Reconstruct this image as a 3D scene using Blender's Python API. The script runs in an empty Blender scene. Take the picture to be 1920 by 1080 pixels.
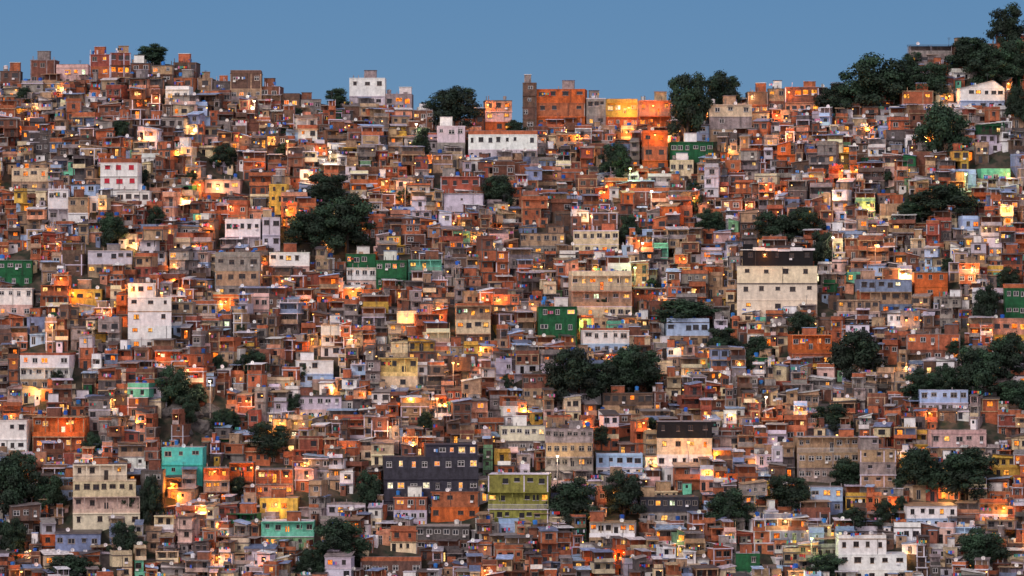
import bpy, math, random
import numpy as np
from mathutils import Vector, Matrix, noise
R = random.Random(11)
scene = bpy.context.scene
col_root = scene.collection

# ------------------------------------------------------------------ survey
CD, CZ, F = 800.0, 70.0, 7568.0      # camera distance, height, focal in 1920-px units
def interp(x, pts):
    if x <= pts[0][0]: return pts[0][1]
    for (a, b), (c, d) in zip(pts, pts[1:]):
        if x <= c: return b + (d-b)*(x-a)/(c-a)
    return pts[-1][1]
CREST_V = [(-500,180),(0,162),(60,148),(150,132),(200,118),(340,120),(385,142),(440,162),(520,182),(620,200),(760,220),(900,242),(1050,242),(1250,230),
           (1400,210),(1500,202),(1600,194),(1650,184),(1700,142),(1750,126),(1800,116),(1900,104),(2100,60),(2600,40)]
YC = 140.0
CR = [((u-960)*(CD+YC)/F, CZ+(540-v)*(CD+YC)/F) for u, v in CREST_V]
def hill_h(x, y):
    zc = interp(x, CR)
    und = 1.1*math.sin(x*0.07+y*0.03)+0.8*math.sin(x*0.16-y*0.05+2)+0.5*math.sin(x*0.31+y*0.11)
    if y < 0: h = 12 + y*0.62
    elif y <= YC:
        h = 12+(zc-12)*(y/YC); 
    else: h = zc-(y-YC)*0.5
    k = max(0, min(1, (y+15)/20))*max(0, min(1, (YC-y)/25+0.15))
    return max(0.0, h+und*k)
def proj(x, y, z):
    d = CD+y
    return 960+x*F/d, 540-(z-CZ)*F/d
def on_hill(u, v):
    y = -25.0
    while y < 150:
        d = CD+y; x = (u-960)*d/F; z = CZ+(540-v)*d/F
        if hill_h(x, y) >= z: return x, y, z
        y += 0.4
    y = YC-1; x = (u-960)*(CD+y)/F
    return x, y, hill_h(x, y)

# ------------------------------------------------------------------ colours
def lin(r, g, b):
    f = lambda c: (c/255/12.92) if c/255 <= 0.04045 else ((c/255+0.055)/1.055)**2.4
    return (f(r), f(g), f(b))
PAL = {
 'brick': lin(180,104,70), 'dark brick': lin(130,84,66), 'red brick': lin(154,82,66), 'orange': lin(206,104,50),
 'concrete': lin(152,142,138), 'dark concrete': lin(98,90,88), 'tan': lin(178,148,118), 'cream': lin(226,206,168), 'off white': lin(236,222,194),
 'white': lin(240,237,232), 'lilac white': lin(206,198,208), 'blue grey': lin(128,142,172), 'salmon': lin(208,146,116),
 'mint': lin(122,208,172), 'dark green': lin(30,98,58), 'sage': lin(126,170,128), 'yellow': lin(222,178,80), 'pale yellow': lin(224,202,130),
 'olive': lin(146,142,68), 'turquoise': lin(88,208,192), 'slate': lin(62,60,72), 'black': lin(18,17,22), 'pink': lin(218,182,172),
 'pale blue': lin(172,196,228), 'brown': lin(110,84,70)}
WEIGHT = [('brick',22),('dark brick',18),('red brick',5),('orange',2),('concrete',14),('dark concrete',9),('tan',14),('cream',11),
 ('white',7.5),('lilac white',7),('blue grey',4),('salmon',6),('mint',1.1),('dark green',1.0),('sage',.8),('yellow',1.8),('pink',5),('pale blue',3.4),('brown',10)]
WARM = ('brick','orange','salmon','red brick','dark brick')
WN = [a for a, b in WEIGHT]; WW = [b for a, b in WEIGHT]
def jit(c, k=0.16, r=R):
    m = 1+r.uniform(-k, k)
    return tuple(max(0.004, min(0.92, v*m*(1+r.uniform(-.05, .05)))) for v in c)

# ------------------------------------------------------------------ materials
def newmat(name):
    m = bpy.data.materials.new(name); m.use_nodes = True
    nt = m.node_tree; nt.nodes.clear()
    out = nt.nodes.new('ShaderNodeOutputMaterial')
    return m, nt, out
def N(nt, t, **kw):
    n = nt.nodes.new(t)
    for k, v in kw.items(): setattr(n, k, v)
    return n
def wallmat():
    m, nt, out = newmat('weathered_wall')
    L = nt.links.new
    b = N(nt, 'ShaderNodeBsdfPrincipled'); b.inputs['Roughness'].default_value = 0.9
    a = N(nt, 'ShaderNodeAttribute', attribute_name='Col')
    g = N(nt, 'ShaderNodeNewGeometry')
    n1 = N(nt, 'ShaderNodeTexNoise'); n1.inputs['Scale'].default_value = 1.1; n1.inputs['Detail'].default_value = 7; n1.inputs['Roughness'].default_value = .85
    L(g.outputs['Position'], n1.inputs['Vector'])
    r1 = N(nt, 'ShaderNodeMapRange'); r1.inputs['From Min'].default_value = .32; r1.inputs['From Max'].default_value = .66
    r1.inputs['To Min'].default_value = .42; r1.inputs['To Max'].default_value = 1.32
    L(n1.outputs['Fac'], r1.inputs['Value'])
    mp = N(nt, 'ShaderNodeMapping'); mp.inputs['Scale'].default_value = (1.3, 1.3, .4)
    L(g.outputs['Position'], mp.inputs['Vector'])
    n2 = N(nt, 'ShaderNodeTexNoise'); n2.inputs['Scale'].default_value = 1.0; n2.inputs['Detail'].default_value = 4
    L(mp.outputs['Vector'], n2.inputs['Vector'])
    r2 = N(nt, 'ShaderNodeMapRange'); r2.inputs['From Min'].default_value = .35; r2.inputs['From Max'].default_value = .6
    r2.inputs['To Min'].default_value = .7; r2.inputs['To Max'].default_value = 1.08
    L(n2.outputs['Fac'], r2.inputs['Value'])
    mu = N(nt, 'ShaderNodeMath', operation='MULTIPLY'); L(r1.outputs[0], mu.inputs[0]); L(r2.outputs[0], mu.inputs[1])
    # clean paint is less stained than bare brick or concrete
    sx = N(nt, 'ShaderNodeSeparateColor'); L(a.outputs['Color'], sx.inputs[0])
    cl = N(nt, 'ShaderNodeMapRange'); cl.inputs['From Min'].default_value = .3; cl.inputs['From Max'].default_value = .55
    cl.inputs['To Min'].default_value = 0; cl.inputs['To Max'].default_value = .5; L(sx.outputs[2], cl.inputs['Value'])
    mf = N(nt, 'ShaderNodeMix'); mf.data_type = 'FLOAT'; L(cl.outputs[0], mf.inputs[0]); L(mu.outputs[0], mf.inputs[2]); mf.inputs[3].default_value = 1.0
    v = N(nt, 'ShaderNodeVectorMath', operation='SCALE'); L(a.outputs['Color'], v.inputs[0]); L(mf.outputs[0], v.inputs['Scale'])
    L(v.outputs[0], b.inputs['Base Color'])
    bp = N(nt, 'ShaderNodeBump'); bp.inputs['Strength'].default_value = .6; bp.inputs['Distance'].default_value = .08
    L(n1.outputs['Fac'], bp.inputs['Height']); L(bp.outputs[0], b.inputs['Normal'])
    L(b.outputs[0], out.inputs[0]); return m
def sheetmat():
    m, nt, out = newmat('corrugated_sheet'); L = nt.links.new
    b = N(nt, 'ShaderNodeBsdfPrincipled'); b.inputs['Roughness'].default_value = 0.5
    a = N(nt, 'ShaderNodeAttribute', attribute_name='Col'); g = N(nt, 'ShaderNodeNewGeometry')
    w = N(nt, 'ShaderNodeTexWave'); w.inputs['Scale'].default_value = 1.6; w.inputs['Distortion'].default_value = .6
    L(g.outputs['Position'], w.inputs['Vector'])
    n = N(nt, 'ShaderNodeTexNoise'); n.inputs['Scale'].default_value = 1.3; n.inputs['Detail'].default_value = 5
    L(g.outputs['Position'], n.inputs['Vector'])
    r = N(nt, 'ShaderNodeMapRange'); r.inputs['From Min'].default_value = .3; r.inputs['From Max'].default_value = .7
    r.inputs['To Min'].default_value = .45; r.inputs['To Max'].default_value = 1.3; L(n.outputs['Fac'], r.inputs['Value'])
    v = N(nt, 'ShaderNodeVectorMath', operation='SCALE'); L(a.outputs['Color'], v.inputs[0]); L(r.outputs[0], v.inputs['Scale'])
    L(v.outputs[0], b.inputs['Base Color'])
    bp = N(nt, 'ShaderNodeBump'); bp.inputs['Strength'].default_value = .6; bp.inputs['Distance'].default_value = .06
    L(w.outputs['Fac'], bp.inputs['Height']); L(bp.outputs[0], b.inputs['Normal'])
    L(b.outputs[0], out.inputs[0]); return m
def simplemat(name, rough, spec=.5):
    m, nt, out = newmat(name); L = nt.links.new
    b = N(nt, 'ShaderNodeBsdfPrincipled'); b.inputs['Roughness'].default_value = rough
    a = N(nt, 'ShaderNodeAttribute', attribute_name='Col'); g = N(nt, 'ShaderNodeNewGeometry')
    n = N(nt, 'ShaderNodeTexNoise'); n.inputs['Scale'].default_value = 2.5; L(g.outputs['Position'], n.inputs['Vector'])
    r = N(nt, 'ShaderNodeMapRange'); r.inputs['To Min'].default_value = .6; r.inputs['To Max'].default_value = 1.3; L(n.outputs['Fac'], r.inputs['Value'])
    v = N(nt, 'ShaderNodeVectorMath', operation='SCALE'); L(a.outputs['Color'], v.inputs[0]); L(r.outputs[0], v.inputs['Scale'])
    L(v.outputs[0], b.inputs['Base Color']); L(b.outputs[0], out.inputs[0]); return m
def litmat(name, strength, nz=True):
    m, nt, out = newmat(name); L = nt.links.new
    e = N(nt, 'ShaderNodeEmission'); a = N(nt, 'ShaderNodeAttribute', attribute_name='Col')
    L(a.outputs['Color'], e.inputs['Color'])
    if nz:
        g = N(nt, 'ShaderNodeNewGeometry')
        n = N(nt, 'ShaderNodeTexNoise'); n.inputs['Scale'].default_value = 1.8; n.inputs['Detail'].default_value = 3; L(g.outputs['Position'], n.inputs['Vector'])
        r = N(nt, 'ShaderNodeMapRange'); r.inputs['From Min'].default_value = .32; r.inputs['From Max'].default_value = .68
        r.inputs['To Min'].default_value = strength*.15; r.inputs['To Max'].default_value = strength*1.8
        L(n.outputs['Fac'], r.inputs['Value']); L(r.outputs[0], e.inputs['Strength'])
    else: e.inputs['Strength'].default_value = strength
    L(e.outputs[0], out.inputs[0]); return m
def leafmat():
    m, nt, out = newmat('foliage'); L = nt.links.new
    b = N(nt, 'ShaderNodeBsdfPrincipled'); b.inputs['Roughness'].default_value = 0.8
    a = N(nt, 'ShaderNodeAttribute', attribute_name='Col'); oi = N(nt, 'ShaderNodeObjectInfo')
    r = N(nt, 'ShaderNodeMapRange'); r.inputs['To Min'].default_value = .6; r.inputs['To Max'].default_value = 1.25; L(oi.outputs['Random'], r.inputs['Value'])
    v = N(nt, 'ShaderNodeVectorMath', operation='SCALE'); L(a.outputs['Color'], v.inputs[0]); L(r.outputs[0], v.inputs['Scale'])
    L(v.outputs[0], b.inputs['Base Color']); L(b.outputs[0], out.inputs[0]); return m
def groundmat():
    m, nt, out = newmat('hillside_soil'); L = nt.links.new
    b = N(nt, 'ShaderNodeBsdfPrincipled'); b.inputs['Roughness'].default_value = 0.95
    g = N(nt, 'ShaderNodeNewGeometry')
    n = N(nt, 'ShaderNodeTexNoise'); n.inputs['Scale'].default_value = .5; n.inputs['Detail'].default_value = 8; L(g.outputs['Position'], n.inputs['Vector'])
    c = N(nt, 'ShaderNodeValToRGB'); c.color_ramp.elements[0].position = .38; c.color_ramp.elements[0].color = (.014, .024, .012, 1)
    c.color_ramp.elements[1].position = .65; c.color_ramp.elements[1].color = (.09, .065, .046, 1)
    L(n.outputs['Fac'], c.inputs[0]); L(c.outputs[0], b.inputs['Base Color']); L(b.outputs[0], out.inputs[0]); return m
WALL, SHEET, GLASS, LIT, TRIM, BULB = wallmat(), sheetmat(), simplemat('dark_glass', .25), litmat('lit_room', 1.35), simplemat('painted_trim', .6), litmat('lamp_bulb', 5.5, False)
MATS = [WALL, SHEET, GLASS, LIT, TRIM, BULB]
LEAF, GROUND = leafmat(), groundmat()

# ------------------------------------------------------------------ mesh builder
class MB:
    def __init__(s): s.v = []; s.f = []; s.m = []; s.c = []
    def face(s, pts, c, m=0):
        i = len(s.v); s.v.extend(pts); s.f.append(tuple(range(i, i+len(pts)))); s.m.append(m); s.c.append(c)
    def box(s, x0, x1, y0, y1, z0, z1, c, m=0):
        i = len(s.v)
        s.v.extend([(x0,y0,z0),(x1,y0,z0),(x1,y1,z0),(x0,y1,z0),(x0,y0,z1),(x1,y0,z1),(x1,y1,z1),(x0,y1,z1)])
        for q in ((0,1,5,4),(1,2,6,5),(2,3,7,6),(3,0,4,7),(4,5,6,7),(3,2,1,0)):
            s.f.append(tuple(i+k for k in q)); s.m.append(m); s.c.append(c)
    def cyl(s, cx, cy, z0, z1, r0, r1, c, m=4, n=8, cap=True):
        i = len(s.v)
        for k in range(n):
            a = 2*math.pi*k/n; s.v.append((cx+r0*math.cos(a), cy+r0*math.sin(a), z0))
        for k in range(n):
            a = 2*math.pi*k/n; s.v.append((cx+r1*math.cos(a), cy+r1*math.sin(a), z1))
        for k in range(n):
            j = (k+1) % n; s.f.append((i+k, i+j, i+n+j, i+n+k)); s.m.append(m); s.c.append(c)
        if cap: s.f.append(tuple(i+n+k for k in range(n))); s.m.append(m); s.c.append(c)
    def merge(s, o, loc=(0,0,0), rot=0):
        i = len(s.v); ca, sa = math.cos(rot), math.sin(rot)
        s.v.extend([(loc[0]+x*ca-y*sa, loc[1]+x*sa+y*ca, loc[2]+z) for x, y, z in o.v])
        s.f.extend([tuple(i+k for k in f) for f in o.f]); s.m.extend(o.m); s.c.extend(o.c)
    def mesh(s, name, mats=None):
        me = bpy.data.meshes.new(name); me.from_pydata(s.v, [], s.f)
        for m in (mats or MATS): me.materials.append(m)
        me.polygons.foreach_set('material_index', np.array(s.m, dtype=np.int32))
        at = me.color_attributes.new('Col', 'FLOAT_COLOR', 'CORNER')
        n = np.array([len(f) for f in s.f]); cc = np.array([(c[0], c[1], c[2], 1.0) for c in s.c], dtype=np.float32)
        at.data.foreach_set('color', np.repeat(cc, n, axis=0).ravel())
        me.update(); return me

def add(name, data, parent=None, loc=(0,0,0), rot=0.0, scale=None):
    o = bpy.data.objects.new(name, data); col_root.objects.link(o)
    if parent is not None: o.parent = parent
    o.location = loc
    if rot: o.rotation_euler = (0, 0, rot)
    if scale: o.scale = scale
    return o

# ------------------------------------------------------------------ windows
LITC = [(1.0,.36,.05),(1.0,.46,.10),(1.0,.26,.03),(1.0,.58,.20),(1.0,.20,.02),(.95,.82,.5),(.75,.9,.55)]
DARKC = [(.010,.010,.014),(.02,.022,.03),(.035,.03,.028),(.006,.005,.006)]
FRC = [lin(206,204,200), lin(80,60,48), lin(60,60,64), lin(150,140,130), lin(190,25,50)]
def window_geo(mb, x, y, z, w, h, kind, fc, style):
    x0, x1, z0, z1 = x-w/2, x+w/2, z-h/2, z+h/2
    if kind >= 0: c, m = LITC[kind], 3
    else: c, m = DARKC[-kind-1], 2
    mb.face([(x0,y+.1,z0),(x1,y+.1,z0),(x1,y+.1,z1),(x0,y+.1,z1)], c, m)
    t = .055*min(w, h)+.02
    if style == 3:
        mb.box(x0, x-.01, y+.03, y+.09, z0, z1, fc, 4); mb.box(x+.01, x1, y+.03, y+.09, z0, z1, fc, 4)
    elif style != 2:
        mb.box(x-t/2, x+t/2, y+.03, y+.09, z0, z1, fc, 4)
        mb.box(x0, x1, y+.03, y+.085, z0, z0+t, fc, 4); mb.box(x0, x1, y+.03, y+.085, z1-t, z1, fc, 4)
        if style == 1: mb.box(x0, x1, y+.025, y+.08, z-t/2+h*.18, z+t/2+h*.18, fc, 4)
        mb.box(x0, x0+t, y+.028, y+.088, z0, z1, fc, 4); mb.box(x1-t, x1, y+.028, y+.088, z0, z1, fc, 4)
WMESH = {}
def window_mesh(kind, fi, style):
    k = (kind, fi, style)
    if k not in WMESH:
        mb = MB(); window_geo(mb, 0, 0, 0, 1, 1, kind, FRC[fi], style); WMESH[k] = mb.mesh('window')
    return WMESH[k]

def facade(mb, x0, x1, z0, z1, y, ops, c, rec=.16):
    cx = x0
    for (a, b, lo, hi) in ops:
        if a > cx: mb.face([(cx,y,z0),(a,y,z0),(a,y,z1),(cx,y,z1)], c)
        if lo > z0: mb.face([(a,y,z0),(b,y,z0),(b,y,lo),(a,y,lo)], c)
        if hi < z1: mb.face([(a,y,hi),(b,y,hi),(b,y,z1),(a,y,z1)], c)
        r = y+rec
        mb.face([(a,y,lo),(b,y,lo),(b,r,lo),(a,r,lo)], c); mb.face([(a,y,hi),(a,r,hi),(b,r,hi),(b,y,hi)], c)
        mb.face([(a,y,lo),(a,r,lo),(a,r,hi),(a,y,hi)], c); mb.face([(b,y,lo),(b,y,hi),(b,r,hi),(b,r,lo)], c)
        cx = b
    if cx < x1: mb.face([(cx,y,z0),(x1,y,z0),(x1,y,z1),(cx,y,z1)], c)

CLOTH = [lin(200,40,40), lin(40,80,190), lin(220,220,225), lin(230,180,60), lin(60,150,130), lin(200,110,150), lin(30,30,40), lin(90,150,220)]
# ------------------------------------------------------------------ house generator
def gen_house(w, d, hs, cols, r, lit=.3, bays=None, kinds=None, roof=None, win=None, insets=None, landmark=False):
    n = len(hs); P = []; W = []
    wall = MB(); roofm = MB(); bal = MB()
    z = 0.0; concrete = jit(PAL[r.choice(['concrete','concrete','dark concrete','dark concrete','tan','lilac white'])], .25, r)
    X0, X1, Y0 = -w/2, w/2, 0.0
    wall.box(X0+.02, X1-.02, Y0+.02, d, -4.0, 0, jit(cols[0], .3, r))
    fi = r.randrange(4); style = r.choice([0, 0, 1, 2])
    if landmark and sum(cols[0]) < .35: fi = 0; style = r.choice([0, 1])
    for s in range(n):
        h = hs[s]; c = cols[s]
        kd = kinds[s] if kinds else None
        x0, x1, y0 = X0, X1, Y0
        if insets and insets[s]:
            x0 += insets[s][0]; x1 -= insets[s][1]; y0 += insets[s][2]
        elif not landmark and s > 0 and r.random() < .42:
            k = r.uniform(.15, .5)*w
            if r.random() < .5: x0 += k
            else: x1 -= k
            y0 += r.uniform(0, .9)
        if kd is None:
            kd = 'wall'
            q = r.random()
            if not landmark:
                if s == n-1 and n > 1 and q < .22: kd = 'open'
                elif s > 0 and q < .42: kd = 'balcony'
        ww = x1-x0; th = r.uniform(.12, .24)
        fy = y0
        if kd == 'open': fy = y0+min(1.8, d*.4)
        if kd == 'balcony': fy = y0+.9
        zt = z+h-th
        nb = bays[s] if bays else max(1, int(ww/r.uniform(1.35, 2.1)))
        bw = ww/nb; ops = []
        for b in range(nb):
            if r.random() < (.08 if landmark else .16) and nb > 1: continue
            cxx = x0+bw*(b+.5)+r.uniform(-.12, .12)*bw*(.8 if landmark else 1)
            if win: ow, oh = win[0]*r.choice([1, 1, 1.25, .7]), win[1]*r.choice([1, 1, .75])
            else: ow, oh = r.choice([(1.2,1.1),(1.0,1.0),(1.4,1.1),(.8,1.0),(.7,.7),(.6,.9)])
            ow = min(ow, bw*.7); oh = min(oh, (h-th)*.58)
            isdoor = (kd != 'wall' and b == nb//2) or (s == 0 and not landmark and b == 0)
            if isdoor: lo = z+.06; hi = z+min(2.05, h*.78); ow = min(.85, bw*.8)
            else: hi = z+(h-th)*r.choice([.82, .86]); lo = hi-oh
            a, bb = cxx-ow/2, cxx+ow/2
            ops.append((a, bb, lo, min(hi, zt-.1)))
            lk = -1-r.choice([0, 0, 1, 2, 3])
            if r.random() < lit*(1 if kd == 'wall' else 1.6): lk = r.choices(range(7), [6, 4, 5, 1.6, 4, .7, .3])[0]
            W.append(('door' if isdoor else 'window', (a+bb)/2, fy, (lo+ops[-1][3])/2, ow, ops[-1][3]-lo, lk, fi, style))
        facade(wall, x0, x1, z, zt, fy, ops, c)
        sc = jit(c, .12, r)
        wall.face([(x1,fy,z),(x1,d,z),(x1,d,zt),(x1,fy,zt)], sc)
        wall.face([(x0,d,z),(x0,fy,z),(x0,fy,zt),(x0,d,zt)], sc)
        wall.face([(x1,d,z),(x0,d,z),(x0,d,zt),(x1,d,zt)], sc)
        for (a, bb, lo, hi) in ops:
            if lo > z+.5: wall.box(a-.08, bb+.08, fy-.07, fy-.003, lo-.09, lo-.01, concrete)
            if r.random() < .14: wall.box(a-.15, bb+.15, fy-.45, fy-.004, hi+.03, hi+.09, jit(PAL['concrete'], .2, r))
            elif kd == 'wall' and lo > z+.5 and r.random() < .1: wall.box(a, a+.6, fy-.4, fy-.004, lo-.5, lo-.12, jit(PAL['white'], .2, r))
        ov = r.choice([.04, .08, .15, .3, .55]) if not landmark else r.choice([.05, .1, .25])
        so = r.uniform(.01, .1)
        sl = concrete if r.random() < .6 else jit(c, .12, r)
        if landmark: sl = c if sum(c) < .3 else (jit(c, .15, r) if r.random() < .75 else concrete)
        wall.box(x0-so, x1+so, y0-ov, d+.05, zt, z+h, sl)
        if kd == 'wall' and r.random() < .35:
            px = r.uniform(x0+.1, x1-.2); wall.box(px, px+.07, fy-.1, fy-.026, z, zt-.002, jit(PAL['dark concrete'], .3, r))
        if kd == 'wall' and c[0] > c[2]*2.2 and c[0] < .56:
            for px in ([x0, x1-.22] + ([(x0+x1)/2-.11+bw*.5] if nb > 2 and nb % 2 else [])):
                wall.box(px-.012, px+.22, fy-.025, fy-.002, z, zt-.002, concrete)
        if kd in ('open', 'balcony'):
            pc = jit(c, .2, r) if (landmark or r.random() < .6) else jit(PAL[r.choice(['white','brick','concrete','cream','tan'])], .2, r)
            if r.random() < .6 or kd == 'open': bal.box(x0, x1, y0, y0+.12, z, z+r.uniform(.75, 1.0), pc)
            else:
                k = x0
                while k < x1: bal.box(k, k+.05, y0, y0+.04, z, z+.9, FRC[fi], 4); k += .22
                bal.box(x0, x1, y0-.01, y0+.05, z+.9, z+.97, FRC[fi], 4)
            np_ = max(2, int(ww/2.2)+1)
            for k in range(np_):
                px = x0+(ww-.18)*k/(np_-1); bal.box(px, px+.18, y0+.003, y0+.18, z, zt, sl)
            if kd == 'open' and r.random() < .4: bal.box(x0, x0+.12, y0+.2, fy, z, zt-.002, c)
        z += h
    # lean-to shed in front of the ground floor
    if not landmark and r.random() < .32:
        aw = r.uniform(1.0, w*.6); ax = r.uniform(X0, X1-aw); ah = r.uniform(1.5, 2.2); ad = r.uniform(.7, 1.3); ac = jit(PAL[r.choices(WN, WW)[0]], .25, r)
        wall.box(ax, ax+aw, -ad, .0, -3, ah-.3, ac)
        wall.box(ax+aw*.3, ax+aw*.3+.5, -ad-.01, -ad+.02, ah-1.25, ah-.6, DARKC[0], 2)
        t = jit(PAL[r.choice(['concrete','pale blue','dark concrete','tan'])], .25, r)
        wall.box(ax-.1, ax+aw+.1, -ad-.15, -.004, ah-.3, ah-.22, t, 1)
    rk = roof or r.choices(['parapet', 'bare', 'sheet', 'terrace', 'fsheet'], [27, 22, 18, 17, 16])[0]
    H = z; x0 += .03; x1 -= .03; ww = x1-x0
    shc = jit(PAL[r.choice(['concrete','concrete','dark concrete','blue grey','tan','pale blue','lilac white','white','dark concrete'])], .25, r)
    if rk == 'parapet':
        c = jit(cols[-1], .15, r) if r.random() < .75 else jit(PAL['brick'], .2, r); ph = r.uniform(.4, 1.0)
        roofm.box(x0, x1, y0+.03, y0+.15, H, H+ph, c); roofm.box(x0, x0+.12, y0+.152, d, H, H+ph, c); roofm.box(x1-.12, x1, y0+.152, d, H, H+ph, c)
        roofm.box(x0-.03, x1+.03, y0, y0+.18, H+ph, H+ph+.06, concrete); H += ph
    elif rk == 'slant':
        for k in range(6):
            px = x0-.5+(ww+1.0)*k/6; roofm.box(px, px+(ww+1.0)/6-.04, y0-.25, y0-.1, H-.5+.1*abs(k-3), H-.05+.22*((k*5) % 3), jit(PAL['white'], .1, r))
        roofm.box(x0, x0+2.2, y0+1.5, y0+3.5, H, H+1.1, jit(PAL['black'], .1, r)); roofm.box(x1-4, x1-1.5, y0+1.5, y0+3.5, H, H+.8, jit(PAL['black'], .1, r))
    elif rk == 'bare':
        for k in range(r.randint(1, 4)):
            px = r.uniform(x0, x1-.2); roofm.box(px, px+.16, y0+.1, y0+.26, H, H+r.uniform(.4, 1.1), concrete)
        if r.random() < .65:
            bw_ = min(ww*.5, 2.8); bx = r.uniform(x0, x1-bw_); bh = r.uniform(1.3, 2.1); roofm.box(bx, bx+bw_, y0+1.0, min(d, y0+3.2), H, H+bh, jit(PAL[r.choice(['brick','brick','concrete','tan','white','dark brick'])], .2, r))
            roofm.box(bx-.1, bx+bw_+.1, y0+.85, min(d, y0+3.3), H+bh, H+bh+.1, shc)
        roofm.box(x0, x1, y0+.5, d-.2, H, H+.05, concrete)
    elif rk in ('sheet', 'fsheet'):
        r0 = .12; r1 = r.uniform(.5, 1.0)
        if rk == 'sheet': pts = [(x0-.2,y0-.3,H+r0),(x1+.2,y0-.3,H+r0),(x1+.2,d+.1,H+r1),(x0-.2,d+.1,H+r1)]
        else:
            a, b = (r0, r1) if r.random() < .5 else (r1, r0)
            pts = [(x0-.2,y0-.25,H+a),(x1+.2,y0-.25,H+b),(x1+.2,d+.1,H+b+.2),(x0-.2,d+.1,H+a+.2)]
            roofm.face([(x0,y0+.06,H),(x1,y0+.06,H),(x1,y0+.06,H+b-.02),(x0,y0+.06,H+a-.02)], jit(cols[-1], .15, r), 0)
        roofm.face(pts, shc, 1); roofm.face([(p[0], p[1], p[2]-.07) for p in reversed(pts)], shc, 1)
        q = [pts[0], pts[1]]; roofm.face([(q[0][0],q[0][1],q[0][2]-.07),(q[1][0],q[1][1],q[1][2]-.07),q[1],q[0]], shc, 1)
        H += r1*.6
    elif rk == 'terrace':
        th_ = r.uniform(1.7, 2.1); c = jit(cols[-1], .2, r)
        roofm.box(x0, x1, y0+.03, y0+.14, H, H+.75, c)
        for px in (x0, (x0+x1)/2, x1-.12): roofm.box(px, px+.1, y0+.15, y0+.25, H, H+th_, concrete); roofm.box(px, px+.1, d-.15, d-.05, H, H+th_+.35, concrete)
        roofm.box(x0, x1, d*.6, d*.6+.1, H, H+th_-.05, jit(PAL[r.choice(['brick','tan','concrete','dark brick'])], .2, r))
        k = r.uniform(.6, 1.0) if r.random() < .5 else 1.0
        pts = [(x0-.25,y0-.25,H+th_),(x0-.25+(ww+.5)*k,y0-.25,H+th_),(x0-.25+(ww+.5)*k,d,H+th_+.35),(x0-.25,d,H+th_+.35)]
        roofm.face(pts, shc, 1); roofm.face([(p[0], p[1], p[2]-.06) for p in reversed(pts)], shc, 1)
        roofm.face([(pts[0][0],pts[0][1],pts[0][2]-.06),(pts[1][0],pts[1][1],pts[1][2]-.06),pts[1],pts[0]], shc, 1)
        H += th_
    elif rk == 'gable':
        m = x1-ww*.25
        roofm.face([(x0,y0,H),(x1,y0,H),(m,y0,H+1.8)], cols[-1], 0)
        for a, b in (((x0-.3,H-.1),(m,H+1.9)), ((m,H+1.9),(x1+.3,H-.1))):
            roofm.face([(a[0],y0-.4,a[1]),(b[0],y0-.4,b[1]),(b[0],d,b[1]),(a[0],d,a[1])], shc, 1)
        H += 1.8
    base = z
    P.append(('wall', wall)); P.append(('roof', roofm))
    if bal.f: P.append(('balcony', bal))
    if rk in ('parapet', 'bare') and r.random() < .45:
        k = r.randint(1, 2) if ww > 4 else 1
        for i in range(k):
            t = MB(); sg = ww/k
            tx = r.uniform(x0+sg*i+.7, x0+sg*(i+1)-.7) if ww > 1.6 else 0; rr = r.uniform(.4, .55); tc = jit(r.choice([lin(30,95,190), lin(50,130,210), lin(20,80,160), PAL['concrete'], PAL['white']]), .2, r)
            zb = base+r.uniform(.02, .6)
            if zb > base+.2: t.box(tx-.5, tx+.5, y0+1.0, y0+2.0, base+.001, zb, concrete, 0)
            t.cyl(tx, y0+1.5, zb, zb+.75, rr*.85, rr, tc); t.cyl(tx, y0+1.5, zb+.75, zb+.88, rr*1.06, rr*.4, tc)
            P.append(('water_tank', t))
    if r.random() < .25:
        t = MB(); ax = r.uniform(x0+.3, x1-.3); hh = H+r.uniform(.9, 2.2)
        t.box(ax-.03, ax+.03, y0+.6, y0+.66, base, hh, FRC[2], 4)
        for k in range(3): t.box(ax-.45+.1*k, ax+.45-.1*k, y0+.61, y0+.65, hh-.15-.2*k, hh-.11-.2*k, FRC[2], 4)
        P.append(('antenna', t))
    if r.random() < .2:
        t = MB(); ax = r.uniform(x0+.4, x1-.4); zz = H+.35; rr = .42; tc = jit(PAL['white'], .1, r)
        t.box(ax-.03, ax+.03, y0+.45, y0+.5, base, zz, FRC[2], 4)
        ring = [(ax+rr*math.cos(a*math.pi/4), y0+.38, zz+rr*math.sin(a*math.pi/4)) for a in range(8)]
        for k in range(8): t.face([ring[k], ring[(k+1) % 8], (ax, y0+.5, zz)], tc, 4)
        P.append(('satellite_dish', t))
    if r.random() < .3:
        t = MB(); lx = r.uniform(x0, x0+ww*.3); zz = base-r.choice([0.9, -1.1])
        t.box(lx, lx+2.2, y0-.62, y0-.60, zz+.0, zz+.02, FRC[2], 4)
        for k in range(r.randint(2, 5)):
            t.box(lx+.05+.42*k, lx+.05+.42*k+.33, y0-.615, y0-.605, zz-r.uniform(.35, .7), zz, jit(r.choice(CLOTH), .2, r), 4)
        P.append(('clothes_line', t))
    return P, W, H, base, (x0+x1)/2, y0

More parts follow.
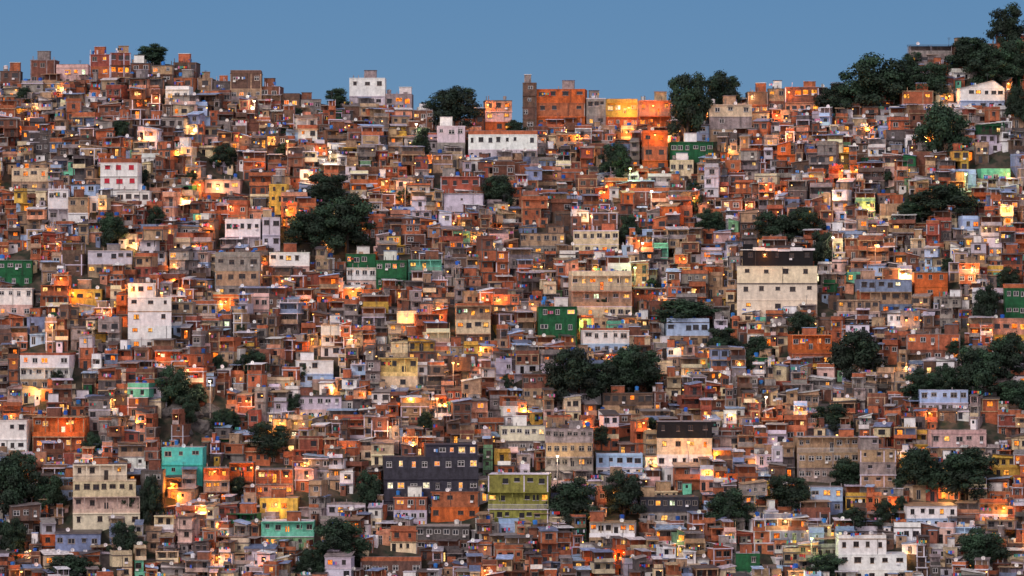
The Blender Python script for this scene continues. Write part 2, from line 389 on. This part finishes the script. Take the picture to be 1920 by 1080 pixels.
# ------------------------------------------------------------------ landmark list (surveyed facades)
LM = [
 (57,103,112,156,['dark brick']*2,dict(lit=.1)), (105,165,126,156,['pink','pink'],dict(lit=.2)), (0,38,133,165,['dark brick','brown'],dict(lit=0)),
 (168,207,102,140,['brick','red brick'],dict(lit=.3)), (207,245,99,138,['dark brick','red brick'],dict(lit=.2)), (245,283,118,146,['brown','dark brick'],dict(lit=.1)),
 (283,325,122,148,['brown','tan'],dict(lit=.1)), (325,368,117,146,['dark brick','brown'],dict(lit=.1)), (370,398,146,166,['tan'],{}), (400,431,152,174,['dark concrete'],{}),
 (310,355,167,196,['white'],{}), (432,490,137,188,['tan','brown'],dict(lit=.05)), (487,525,162,195,['dark brick'],{}),
 (527,562,182,206,['brown'],{}), (564,602,186,210,['concrete'],{}), (775,812,206,232,['dark brick'],{}), (1100,1136,184,240,['concrete']*2,{}),
 (655,722,146,200,['lilac white','white'],dict(lit=0,bays=[3,3])), (722,772,176,206,['concrete'],{}),
 (910,960,188,240,['orange','pink','salmon'],dict(lit=.6,glow=1)),
 (980,1006,155,238,['brown']*4,dict(lit=0)), (1004,1097,167,236,['orange','brick','orange'],dict(lit=0,bays=[4,4,4],win=(1.1,.9))),
 (1137,1196,192,240,['orange','yellow'],dict(lit=.7,glow=1,gm=1.8,kinds=['wall','balcony'])), (1198,1258,188,240,['orange','salmon'],dict(lit=.7,glow=1,gm=1.8,kinds=['balcony','balcony'])),
 (1330,1410,196,256,['tan','concrete','cream'],dict(lit=0,bays=[3,2,3])), (1402,1440,172,212,['brick','brown'],dict(lit=.5,glow=1)), (1440,1472,166,205,['dark brick','tan'],dict(lit=.5)),
 (1472,1535,163,212,['salmon','dark brick'],dict(lit=.5,glow=1)), (1692,1750,170,212,['lilac white','brick'],dict(lit=.5)),
 (1800,1884,150,205,['pale blue','white'],dict(lit=.2,roof='gable')), (1706,1785,84,116,['concrete'],dict(lit=0,roof='terrace')),
 (820,872,236,290,['concrete','lilac white'],dict(lit=.0,bays=[2,3])), (878,1007,252,300,['lilac white','white'],dict(lit=.1,bays=[8,8],win=(.9,1.1))),
 (1205,1252,248,320,['orange','brick','orange'],dict(lit=.4,bays=[2,2,2],glow=1)), (1256,1337,266,296,['dark green'],dict(lit=.3)),
 (1256,1300,300,330,['cream'],dict(lit=.3)), (188,258,305,372,['white']*3,dict(lit=0,bays=[3,3,3],red=1)), (90,128,354,420,['lilac white','white'],dict(kinds=['balcony','wall'],lit=.1)), (128,165,370,420,['white','tan'],dict(lit=.1)),
 (218,280,358,384,['white'],dict(lit=0)), (22,90,315,358,['tan','cream'],dict(lit=.2)), (383,450,336,368,['pink'],dict(lit=.3,glow=1,gm=1.3)),
 (422,488,414,465,['lilac white','white'],dict(lit=0,kinds=['balcony','wall'])), (492,525,407,465,['lilac white']*2,dict(lit=0)),
 (-5,60,488,534,['dark green','dark green'],dict(lit=.3)), (-5,60,540,594,['pink','white'],dict(lit=.2)),
 (403,487,481,556,['concrete','tan','concrete'],dict(lit=.1,bays=[4,4,4])), (505,580,473,516,['pink','white'],dict(lit=.2)),
 (165,247,470,514,['tan','lilac white'],dict(lit=.3)),
 (705,762,488,542,['dark green']*2,dict(lit=.1,bays=[4,4],win=(.9,1))), (648,704,476,500,['dark green'],{}), (766,828,487,524,['mint','mint'],dict(kinds=['balcony','balcony'],lit=.4)),
 (650,705,502,540,['pink','white'],dict(lit=.1)), (826,900,331,358,['red brick'],dict(lit=0)), (832,905,362,400,['lilac white'],dict(lit=0,bays=[1],win=(.4,.4))),
 (1010,1082,575,648,['dark green']*3,dict(lit=.25,bays=[3,3,3],win=(1.3,1.2))), (1072,1185,516,596,['cream','tan','cream'],dict(kinds=['wall','balcony','balcony'],lit=.3)),
 (855,920,573,645,['tan','cream','tan'],dict(lit=.3,kinds=['balcony','wall','balcony'])),
 (1382,1532,467,588,['off white','off white','off white','black'],dict(lit=.12,bays=[3,5,4,5],insets=[0,0,0,(1.2,.9,.6)],win=(1.0,1.0),roof='slant',glow=1,gm=.7)),
 (1715,1777,510,556,['orange','orange'],dict(lit=.3,bays=[3,3])), (1612,1710,524,586,['blue grey','tan','blue grey'],dict(lit=.2,kinds=['wall','balcony','wall'])),
 (1884,1940,540,596,['dark green','dark green'],dict(lit=0)), (1862,1940,602,645,['yellow','salmon'],dict(lit=.2)),
 (240,321,531,655,['white','white','white','white','white'],dict(lit=.25,bays=[3,3,3,3,3],win=(.9,1.0),glow=1,insets=[0,0,0,0,(0,3.4,0)])),
 (127,190,542,576,['yellow'],dict(lit=.2,glow=1,gm=1.4)), (37,130,666,728,['tan','white','white'],dict(lit=.2,kinds=['wall','balcony','wall'])),
 (710,783,671,732,['cream','pale yellow'],dict(lit=.2,kinds=['wall','balcony'])), (556,625,676,718,['pale blue','white'],dict(lit=.1)),
 (1093,1180,619,662,['pale blue','white'],dict(lit=.1,bays=[5,5])), (1485,1560,628,688,['brick','orange'],dict(lit=.4,kinds=['wall','balcony'])),
 (1250,1330,604,646,['tan','pale blue'],dict(lit=.1)), (303,380,839,896,['turquoise','turquoise'],dict(lit=.05,bays=[2,3])),
 (137,262,871,984,['off white','pink','cream','off white'],dict(lit=.05,bays=[6,5,7,4],win=(1.0,1.1),kinds=['wall','balcony','wall','balcony'],insets=[0,0,(0,.8,.2),(0,2.6,.3)])), (264,305,882,960,['black','dark concrete'],dict(lit=0)),
 (720,897,834,972,['slate','slate','slate','slate'],dict(lit=.4,bays=[7,8,8,5],win=(1.1,1.2),insets=[0,0,0,(8.5,.2,.2)],hsf=[.28,.28,.28,.16],roof='flat')),
 (808,898,922,972,['orange','brick'],dict(lit=.1,bays=[4,4])), (738,800,932,974,['lilac white','brick'],dict(lit=.1)),
 (915,1028,890,980,['olive','olive','olive'],dict(lit=.1,kinds=['wall','balcony','wall'],roof='bare')),
 (940,1022,799,846,['concrete','off white'],dict(lit=.1)), (1022,1112,804,900,['dark concrete','concrete','tan','concrete'],dict(lit=.1,kinds=['wall','balcony','wall','wall'])),
 (1232,1335,791,876,['white','cream','black'],dict(lit=.2,bays=[5,4,4],win=(.9,1.1))),
 (1495,1612,820,898,['concrete','tan','tan'],dict(lit=.0,kinds=['wall','wall','balcony'])), (1613,1680,820,930,['concrete','tan','concrete','tan','concrete'],dict(lit=0,bays=[2,3,2,3,2],win=(.7,.7),roof='bare',insets=[0,0,0,0,(0,3.5,0)])),
 (487,558,934,968,['yellow'],dict(lit=.5,glow=1)), (490,588,978,1026,['sage','mint'],dict(lit=.1,kinds=['wall','balcony'])),
 (1572,1700,1010,1090,['white','white','white'],dict(lit=.0,bays=[5,5,4],roof='parapet',win=(1.1,1.1),insets=[0,0,(0,4,.3)])), (1105,1190,979,1028,['tan','white'],dict(lit=.2,kinds=['wall','balcony'])),
 (1118,1205,854,890,['white','pale blue'],dict(lit=0)), (60,158,782,848,['brick','orange'],dict(lit=.5,glow=1,kinds=['balcony','balcony'])),
 (-5,50,788,852,['white','white'],dict(lit=.1)), (1725,1815,731,770,['lilac white','pale blue'],dict(lit=0)),
 (104,188,1000,1040,['blue grey'],dict(lit=.1,roof='sheet')), (612,685,944,974,['lilac white'],{}),
 (1380,1425,1038,1085,['dark green']*2,dict(lit=.2)), (676,790,1052,1088,['brown'],dict(lit=.1)), (1520,1580,914,958,['blue grey','pale blue'],{}),
 (1700,1795,949,988,['pale blue','white'],dict(lit=.1,roof='sheet')), (382,430,878,935,['brick','tan','brick'],dict(lit=.4,glow=1,gm=1.2,kinds=['balcony','wall','balcony'])), (430,475,868,930,['dark brick','orange'],dict(lit=.3,glow=1,kinds=['balcony','balcony'])),
 (478,550,880,926,['salmon','brick'],dict(lit=.4,glow=1,kinds=['wall','balcony'])), (1650,1700,382,418,['cream','tan'],{}), (1805,1840,410,446,['white','pale blue'],{}),
 (1840,1895,322,340,['mint'],dict(glow=1)), (1075,1160,432,476,['cream','cream'],dict(lit=.2)), (975,1060,437,476,['concrete','tan'],{}),
 (1120,1180,292,326,['cream','tan'],dict(lit=.3)),(560,640,742,786,['pink','lilac white'],dict(lit=.2)),(980,1075,702,746,['tan','dark brick'],{}),
 (1745,1850,812,856,['tan','pink'],dict(lit=.2)),(1130,1225,737,776,['tan','brown'],{}),(1570,1650,562,598,['pink','tan'],{}),
 (1200,1310,932,980,['concrete','slate'],dict(lit=.1)),(1700,1800,627,676,['dark brick','brick'],dict(lit=.3)),(780,880,987,1030,['brown','dark concrete'],{}),
]
TREES = [(632,183,52,42),(850,200,116,86),(1290,195,88,134),(1355,168,84,70),(1640,155,140,116),(1568,188,80,70),(1745,150,90,76),(1710,118,50,50),(1822,100,92,72),(1690,150,50,56),
 (1892,52,84,94),(1860,125,104,88),(1905,110,64,84),(1770,245,112,118),(1905,195,50,80),(285,100,70,36),(588,428,112,84),(650,415,112,108),(612,358,104,78),(1155,302,72,78),(935,358,68,70),
 (1330,415,62,48),(1450,425,90,60),(1505,420,80,66),(1540,468,58,82),(1765,375,140,68),(1710,400,70,50),(210,430,62,64),(292,410,42,52),(420,292,54,48),(1180,425,42,52),(1285,585,130,54),
 (1075,702,112,114),(1195,692,112,90),(1135,712,90,80),(1505,612,62,58),(1355,635,70,50),(1420,652,62,50),(1612,665,112,104),(1850,575,60,88),(1892,522,54,48),
 (1885,672,96,100),(1830,695,110,104),(1775,712,64,64),(1900,740,76,64),(1730,722,84,62),(325,725,74,84),(475,682,70,54),(500,822,92,72),(28,905,112,130),(92,925,68,78),(1075,940,104,90),(1170,925,92,90),
 (1590,887,84,60),(1475,920,92,70),(1365,950,96,76),(1718,880,92,92),(1812,885,130,92),(690,920,58,80),(640,1015,108,90),(230,1012,60,80),(135,1065,110,56),
 (285,935,50,100),(1842,1030,110,80),(1600,975,70,50),(1550,1062,90,52),(1560,782,80,58),(175,832,42,50),(580,1055,60,60),(25,1012,62,84),(1660,962,60,50),(968,240,48,32),
 (790,262,38,58)]
used_rect = []
lms = []
for (u0,u1,vt,vb,cn,op) in LM:
    x, y, z = on_hill((u0+u1)/2, vb+9)
    z = hill_h(x, y); s = F/(CD+y)
    w = (u1-u0)/s; top = CZ+(540-vt)/s
    H = max(2.0, top-z); n = len(cn)
    if op.get('roof') == 'gable': H -= 1.8
    if op.get('roof') == 'terrace': H = max(2.2, H-2.1)
    dep = 6.5 if w < 10 else 8.5
    if (u0, vt) == (720, 834): y += 1.5
    lms.append(dict(x=x, y=y, z=z, w=w, H=H, d=dep, cn=cn, op=op, uv=(u0,u1,vt,vb)))
    used_rect.append((u0+1, u1-1, vt, vb-5, y, 0))
trs = []
for (uc,vc,pw,ph) in TREES:
    x, y, z = on_hill(uc, vc+ph*.5+6); z = hill_h(x, y); s = F/(CD+y)
    top = CZ+(540-(vc-ph/2))/s
    trs.append(dict(x=x, y=y, z=z, w=pw/s, h=max(2.5, top-z)))
    used_rect.append((uc-pw*.36, uc+pw*.36, vc-ph*.5, vc+ph*.26, y, 1))
ROCK = (300, 430, 755, 815)

# ------------------------------------------------------------------ ordinary houses
GLOW = [(370,250),(150,555),(1090,255),(540,345),(1530,352),(350,690),(580,745),(510,780),(460,930),(370,940),(820,755),(1440,575),(1250,262),(650,332),
 (425,668),(250,762),(220,690),(720,640),(1460,205),(880,450),(860,592),(1830,490),(1900,400),(1560,320),(230,470),(640,552),(1730,265),(1420,760),(960,770),
 (1370,772),(640,775),(1240,560),(1620,240),(215,770),(110,800),(520,270),(570,330),(130,250),(1250,215),(1650,460),(1100,600),(1450,345),(300,900),(180,590),(1370,1010),(1240,1000),(1850,950),
 (240,780),(190,775),(380,960),(430,930),(320,920),(540,400),(400,240),(1180,215),(1700,540)]
hs_list = []
y = -14.0
while y < 140:
    half = 1010*(CD+y)/F+6
    x = -half+R.uniform(0, 3)
    while x < half:
        w = R.choice([2.2,2.6,3.0,3.4,3.8,4.2,4.8,5.6])*R.uniform(.88, 1.12)
        cx = x+w/2; x += w*R.uniform(.85, .99)+(R.uniform(.5, 1.3) if R.random() < .1 else 0)
        yy = y+R.uniform(-1.4, 1.4)
        if yy > 139.5: yy = 139
        z = hill_h(cx, yy)
        n = R.choices([1, 2, 3, 4], [28, 50, 20, 2])[0]
        if yy > 128: n = R.choice([1, 1, 2, 2])
        sh = R.uniform(2.05, 2.4); H = n*sh+R.uniform(-.35, .35)
        d = R.uniform(2.9, 4.4)
        u0, vt = proj(cx-w/2, yy, z+H+.6); u1, vb = proj(cx+w/2, yy, z)
        ok = True
        um, vm = (u0+u1)/2, vt+15
        if ROCK[0] < um < ROCK[1] and ROCK[2]+5 < vb < ROCK[3]+20: continue
        for (a, b, t_, bo, yl, fr) in used_rect:
            ov = min(u1, b)-max(u0, a)
            if ov <= 2: continue
            if yy < yl+.5:
                if vt < bo and vb > t_:
                    zmax = CZ+(540-bo)*(CD+yy)/F-.6
                    if zmax-z < 1.5: ok = False; break
                    H = min(H, zmax-z); n = max(1, int(round(H/2.4))); vt = proj(cx, yy, z+H+.6)[1]
            elif fr == 0 and yy < yl+7.0 and ov > 4: ok = False; break
            elif fr == 1 and yy < yl+2.5 and ov > (b-a)*.3: ok = False; break
        if not ok: continue
        hs_list.append(dict(x=cx, y=yy, z=z, w=w, d=d, n=n, H=H, u=um, v=proj(cx, yy, z+H-.9)[1]))
    y += 2.8
for h in hs_list: h['size'] = h['w']*min(h['H'], 5)*(800/(800+h['y'])) if 0 < h['u'] < 1920 and -10 < h['v'] < 1075 else 0
order = sorted(range(len(hs_list)), key=lambda i: -hs_list[i]['size'])
NIND = 298-len(lms)
ind = set(order[:NIND])
for g in GLOW:
    b = min(hs_list, key=lambda h: (h['u']-g[0])**2+(h['v']-g[1])**2+(1e6 if 'glow' in h else 0)); b['glow'] = R.uniform(1.3, 2.4)
for i in R.sample(range(len(hs_list)), 260):
    hs_list[i].setdefault('glow', R.choice([.4, .55, .7, .9, 1.3]))

NAT = {'brick':'bare brick','dark brick':'dark brick','red brick':'red brick','orange':'orange brick','concrete':'grey concrete','dark concrete':'dark concrete',
 'tan':'tan plastered','cream':'cream plastered','off white':'cream white','white':'white painted','lilac white':'pale lilac','blue grey':'blue grey','salmon':'salmon plastered','mint':'mint green','dark green':'dark green',
 'sage':'sage green','yellow':'yellow painted','pale yellow':'pale yellow','olive':'olive green','turquoise':'turquoise','slate':'slate grey','black':'black painted','pink':'pale pink','pale blue':'pale blue','brown':'brown'}
NUM = ['','single-storey','two-storey','three-storey','four-storey','five-storey']
GLC = [(1,.34,.05),(1,.4,.08),(1,.27,.025),(1,.52,.18)]
stuff = MB(); lights = []
def bulbgeo(c, s=1.0):
    b = MB(); b.cyl(0, 0, -.22*s, .0, .1*s, .19*s, c, 5, 6); b.cyl(0, 0, 0, .06, .2*s, .04, FRC[2], 4, 6); b.box(-.02, .02, 0, .9, .02, .06, FRC[2], 4); return b
bulbm = bulbgeo((1,.5,.13), 1.2); smallb = [bulbgeo((1,.42,.09), .9), bulbgeo((1,.5,.14), .8), bulbgeo((1,.34,.06), .9)]
BULBME = bulbm.mesh('wall_lamp')
def mklight(name, c, p, rad=.2):
    k = ('L', tuple(round(a, 2) for a in c), round(p/20))
    if k not in WMESH:
        l = bpy.data.lights.new('lamp_light', 'POINT'); l.color = c; l.energy = max(20, round(p/20)*20); l.shadow_soft_size = rad; WMESH[k] = l
    return WMESH[k]
GP = 480
def emit(hd, individual, landmark=False):
    r = random.Random(int(hd['x']*977+hd['y']*131))
    op = hd.get('op', {})
    if landmark:
        cn = hd['cn']; n = len(cn); cols = [jit(PAL[c], .06, r) for c in cn]; rot = r.uniform(-.1, .1)
        hsf = op.get('hsf') or [1/n]*n
        P, W, H, base, mx, my = gen_house(hd['w'], hd['d'], [hd['H']*q for q in hsf], cols, r, lit=op.get('lit', .2), bays=op.get('bays'),
            kinds=op.get('kinds') or (['wall']*n), roof=op.get('roof') or r.choice(['bare','bare','parapet' ,'bare']), win=op.get('win') or (1.15, 1.05), insets=op.get('insets'), landmark=True)
    else:
        u, v = hd['u'], hd['v']
        wts = list(WW)
        if u < 560 and v < 330: wts = [w*(1.6 if nme in ('dark brick','brown','dark concrete') else (.5 if nme in ('white','lilac white','cream') else 1)) for nme, w in zip(WN, wts)]
        pz = noise.noise(Vector((hd['x']*.05, hd['y']*.06, 3.1)))
        if (u > 1400 and v < 500) or (v > 730 and 60 < u < 1000): pz += .12
        fw = max(.4, min(2.2, math.exp(pz*2.2)))
        wts = [w*(fw if nme in WARM else 1) for nme, w in zip(WN, wts)]
        c0 = r.choices(WN, wts)[0]; n = hd['n']; cn = [c0]*n
        if r.random() < .45 and n > 1: cn[-1] = r.choices(WN, wts)[0]
        cols = [jit(PAL[c], .28, r) for c in cn]
        rot = .26*math.sin(hd['x']*.045+hd['y']*.02)+r.uniform(-.18, .18)
        P, W, H, base, mx, my = gen_house(hd['w'], hd['d'], [hd['H']/n]*n, cols, r, lit=.09 if 'glow' not in hd else .35)
    loc = (hd['x'], hd['y'], hd['z'])
    glow = op.get('glow') if landmark else hd.get('glow')
    gl = []
    if glow:
        gl.append((mx+r.uniform(-.45, .45)*hd['w'], my-(.5 if landmark else .92), base-r.uniform(.3, 1.4)))
    gc = r.choice(GLC); gp = GP*(.7*op.get('gm', 1) if landmark else (glow or 1))
    off = (0, -.9, -.5) if landmark else (0, -.6, -.4)
    ca, sa = math.cos(rot), math.sin(rot)
    if individual:
        e = add('house', None, None, loc, rot); e.empty_display_size = 1
        lab = f"{NAT[cn[-1]]} {NUM[min(5, n)]} house"
        if n > 1 and cn[0] != cn[-1]: lab += f" above a {NAT[cn[0]]} ground floor"
        elif any(a == 'balcony' for a, b in P): lab += " with open balconies on the hillside"
        else: lab += " with a flat slab roof on the hillside"
        if glow and len(lab.split()) < 11: lab += ", lamp lit"
        e['label'] = lab; e['category'] = 'house'; e['group'] = 'houses stacked on the hillside'
        for nm, mb in P:
            if mb.f: add(nm, mb.mesh(nm), e)
        for (t, x, yy, z, w, h, lk, fi, st) in W:
            if op.get('red') and t == 'window': fi = 4; st = 3
            add(t, window_mesh(lk, fi, st if t == 'window' else 0), e, (x, yy, z), 0, (w, 1, h))
        for g in gl:
            wl = add('wall_lamp', BULBME, e, g); add('lamp_light', mklight('l', gc, gp), wl, off)
    else:
        for nm, mb in P: stuff.merge(mb, loc, rot)
        t = MB()
        for (tt, x, yy, z, w, h, lk, fi, st) in W: window_geo(t, x, yy, z, w, h, lk, FRC[fi], st)
        for g in gl: t.merge(bulbm, g)
        if not gl and r.random() < .18: t.merge(r.choice(smallb), (mx+r.uniform(-.45, .45)*hd['w'], my-.35, base-r.uniform(.3, 1.4)))
        stuff.merge(t, loc, rot)
        for g in gl:
            lx, ly = g[0], g[1]+off[1]
            lights.append(((loc[0]+lx*ca-ly*sa, loc[1]+lx*sa+ly*ca, loc[2]+g[2]-.4), gc, gp))
for l in lms: emit(l, True, True)
for i, h in enumerate(hs_list): emit(h, i in ind)
so = add('house_cluster', stuff.mesh('house_cluster'))
so['kind'] = 'stuff'; so['label'] = 'dense mass of small brick and plaster hillside houses'; so['category'] = 'houses'
for (p, c, e) in lights: add('lamp_light', mklight('l', c, e), so, p)

# ------------------------------------------------------------------ terrain
def terrain():
    xs = sorted(set([-1500,-900,-500,-300,-220,-170]+[float(a) for a in np.arange(-150, 151, 5.0)]+[170,220,300,500,900,1500]))
    ys = sorted(set([-1200,-900,-500,-200,-100,-60,-40,-30]+[float(a) for a in np.arange(-24, 161, 4.0)]+[180,220,300,400,700,1500,3000]))
    v = [(x, y, hill_h(x, y)) for y in ys for x in xs]; nx = len(xs)
    f = [(j*nx+i, j*nx+i+1, (j+1)*nx+i+1, (j+1)*nx+i) for j in range(len(ys)-1) for i in range(nx-1)]
    me = bpy.data.meshes.new('hillside'); me.from_pydata(v, [], f); me.materials.append(GROUND)
    for p in me.polygons: p.use_smooth = True
    o = add('hillside', me); o['kind'] = 'structure'; o['label'] = 'steep dark soil hillside under the houses'
terrain()

# ------------------------------------------------------------------ trees
def tree_variant(seed):
    r = random.Random(seed); tr = MB(); cr = MB()
    bark = (.035, .026, .02)
    def limb(p, q, r0, r1):
        p, q = Vector(p), Vector(q); d = (q-p).normalized(); a = d.orthogonal().normalized(); b = d.cross(a); i = len(tr.v); n = 6
        for c, rr in ((p, r0), (q, r1)):
            for k in range(n): t = 2*math.pi*k/n; tr.v.append(tuple(c+(a*math.cos(t)+b*math.sin(t))*rr))
        for k in range(n): j = (k+1) % n; tr.f.append((i+k, i+j, i+n+j, i+n+k)); tr.m.append(0); tr.c.append(bark)
    limb((0,0,-.12),(.01,0,.22),.045,.032); limb((.01,0,.22),(0,.01,.5),.032,.018)
    blobs = [(Vector((r.uniform(-.06, .06), 0, .44)), .23), (Vector((r.uniform(-.1, .1), 0, .6)), .2)]
    nb = r.randint(24, 30)
    for k in range(nb):
        a = 2*math.pi*(k*.618)+r.uniform(-.6, .6); z = .16+.7*((k+.5)/nb)+r.uniform(-.05, .05)
        rad = .39*math.sqrt(max(.06, 1-((z-.45)/.48)**2))*r.uniform(.5, 1.1); c = Vector((rad*math.cos(a), rad*math.sin(a), z)); s = r.uniform(.08, .165)
        blobs.append((c, s)); limb((0, 0, r.uniform(.2, .42)), tuple(c), .015, .004)
    for c, s in blobs:
        tone = r.uniform(.5, 1.4)
        for k in range(int(16500*s*s)+60):
            d = Vector((r.gauss(0,1), r.gauss(0,1), r.gauss(0,1))).normalized(); rr = s*(r.random()**.4)*(1.0+.13*r.gauss(0, 1))
            p = c+Vector((d.x*rr*1.14, d.y*rr*1.14, d.z*rr*.76)); nrm = (d+Vector((r.gauss(0,.4), r.gauss(0,.4), r.gauss(0,.4)+.3))).normalized()
            a = nrm.orthogonal().normalized(); a.rotate(Matrix.Rotation(r.uniform(0, 6.28), 3, nrm)); b = nrm.cross(a); l = r.uniform(.011, .023)
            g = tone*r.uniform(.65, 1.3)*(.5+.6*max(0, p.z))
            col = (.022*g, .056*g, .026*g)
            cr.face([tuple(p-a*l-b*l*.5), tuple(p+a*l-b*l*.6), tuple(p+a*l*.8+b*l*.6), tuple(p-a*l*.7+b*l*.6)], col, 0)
    return tr.mesh('trunk', [TRIM]), cr.mesh('crown', [LEAF])
TV = [tree_variant(s) for s in (3, 8, 21, 34, 55, 77)]
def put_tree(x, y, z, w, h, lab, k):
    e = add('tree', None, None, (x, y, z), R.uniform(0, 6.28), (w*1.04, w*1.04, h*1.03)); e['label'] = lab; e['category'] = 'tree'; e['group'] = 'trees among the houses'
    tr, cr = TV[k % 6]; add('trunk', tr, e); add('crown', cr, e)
for k, t in enumerate(trs):
    put_tree(t['x'], t['y'], t['z'], t['w'], t['h'], ('tall ' if t['h'] > 11 else '')+('broad ' if t['w'] > 10 else '')+'dark green leafy tree growing between houses', k)
for k in range(60):
    yy = R.uniform(0, 136); x = R.uniform(-1, 1)*960*(CD+yy)/F; z = hill_h(x, yy); s = R.uniform(2.4, 4.6)
    if k < 8: x, yy, z = on_hill(R.uniform(290, 440), R.uniform(760, 820)); s = 4
    put_tree(x, yy-1.5, z, s, s*R.uniform(.9, 1.3), 'small dark green tree squeezed between houses', k)

# ------------------------------------------------------------------ street lamps
pole = MB(); pole.cyl(0, 0, -1.0, 7.2, .12, .08, PAL['concrete'], 4, 8); pole.box(-.04, .04, -1.3, .0, 7.05, 7.13, FRC[2], 4)
PME = pole.mesh('pole')
def headm(c):
    hd = MB(); hd.box(-.18, .18, -1.8, -1.2, 7.1, 7.2, FRC[2], 4); hd.cyl(0, -1.5, 6.75, 7.098, .2, .32, c, 5, 8); return hd.mesh('lamp_head')
HW, HO, HG = headm((1,.85,.6)), headm((1,.45,.12)), headm((.7,1,.4))
SL = [(620,292,'w'),(781,240,'w'),(1181,324,'g'),(1221,366,'w'),(395,727,'w'),(1204,466,'w'),(1190,512,'g'),(1520,1022,'g'),(820,758,'o'),(1808,335,'g'),(540,272,'o'),
 (760,350,'o'),(478,198,'w'),(1435,755,'w'),(1045,868,'w'),(930,905,'o'),(1640,470,'o'),(305,560,'o'),(1290,840,'o'),(660,640,'o'),(850,690,'o'),(100,620,'o'),(1560,455,'w')]
for (u, v, t) in SL:
    x, yy, z = on_hill(u, v+52); z = hill_h(x, yy); yy -= 1.5
    e = add('street_lamp', None, None, (x, yy, z)); e['category'] = 'street lamp'; e['group'] = 'street lamps on the hillside'
    e['label'] = 'lit street lamp on a concrete pole between houses'
    add('pole', PME, e); add('lamp_head', {'w': HW, 'o': HO, 'g': HG}[t], e)
    add('lamp_light', mklight('l', {'w': (1,.8,.55), 'o': (1,.42,.1), 'g': (.75,1,.35)}[t], 800), e, (0, -1.5, 6.5))

# ------------------------------------------------------------------ bare rock patch
def rock():
    import bmesh
    r = random.Random(5)
    for k in range(9):
        u = r.uniform(ROCK[0]+10, ROCK[1]-10); v = r.uniform(ROCK[2]+10, ROCK[3]); x, yy, z = on_hill(u, v)
        bm = bmesh.new(); bmesh.ops.create_icosphere(bm, subdivisions=3, radius=1)
        for q in bm.verts:
            n = q.co.normalized()
            q.co *= 1+.35*noise.noise(n*1.6+Vector((k*3, 0, 0)))+.12*noise.noise(n*5+Vector((k, 2, 0)))
        me = bpy.data.meshes.new('boulder'); bm.to_mesh(me); bm.free()
        at = me.color_attributes.new('Col', 'FLOAT_COLOR', 'CORNER'); c = (.11, .10, .095, 1)
        at.data.foreach_set('color', np.tile(np.array(c, dtype=np.float32), len(me.loops))); me.materials.append(WALL)
        s = r.uniform(1.2, 2.4)
        o = add('boulder', me, None, (x, yy, z), r.uniform(0, 6), (s*1.3, s, s*.8)); o['label'] = 'weathered grey boulder on a bare patch of slope'; o['category'] = 'rock'; o['group'] = 'boulders on the bare slope'
rock()

# ------------------------------------------------------------------ world (dusk: blue sky over the hill, bright afterglow behind the viewer)
w = bpy.data.worlds.new('World'); scene.world = w; w.use_nodes = True
nt = w.node_tree; bg = nt.nodes['Background']; L = nt.links.new
tc = nt.nodes.new('ShaderNodeTexCoord'); sp = nt.nodes.new('ShaderNodeSeparateXYZ'); L(tc.outputs['Generated'], sp.inputs[0])
e1 = nt.nodes.new('ShaderNodeValToRGB'); e1.color_ramp.elements[0].position = .0; e1.color_ramp.elements[0].color = (.175, .31, .465, 1)
e1.color_ramp.elements[1].position = .09; e1.color_ramp.elements[1].color = (.105, .24, .445, 1)
q = e1.color_ramp.elements.new(.7); q.color = (.16, .19, .33, 1)
L(sp.outputs['Z'], e1.inputs[0])
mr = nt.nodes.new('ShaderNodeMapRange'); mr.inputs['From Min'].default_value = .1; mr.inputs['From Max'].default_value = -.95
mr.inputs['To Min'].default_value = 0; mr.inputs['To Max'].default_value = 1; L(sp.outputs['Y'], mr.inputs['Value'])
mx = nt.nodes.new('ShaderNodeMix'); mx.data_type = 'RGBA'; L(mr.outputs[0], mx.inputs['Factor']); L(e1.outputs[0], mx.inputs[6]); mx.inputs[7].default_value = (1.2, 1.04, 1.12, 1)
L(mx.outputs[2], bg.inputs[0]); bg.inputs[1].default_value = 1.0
sd = bpy.data.lights.new('sun', 'SUN'); sd.energy = 1.4; sd.angle = math.radians(12); sd.color = (1, .87, .8)
s = add('sun', sd); s.rotation_euler = (math.radians(52), 0, math.radians(-40))
cam = bpy.data.cameras.new('camera'); cam.sensor_width = 36; cam.lens = 36*F/1920; cam.clip_end = 6000; cam.clip_start = 1
co = add('camera', cam, None, (0, -CD, CZ)); co.rotation_euler = (math.radians(90), 0, 0); scene.camera = co
scene.view_settings.view_transform = 'Standard'; scene.view_settings.look = 'None'; scene.view_settings.exposure = 0
print('houses', len(hs_list), 'faces', len(stuff.f), 'lights', len(lights))
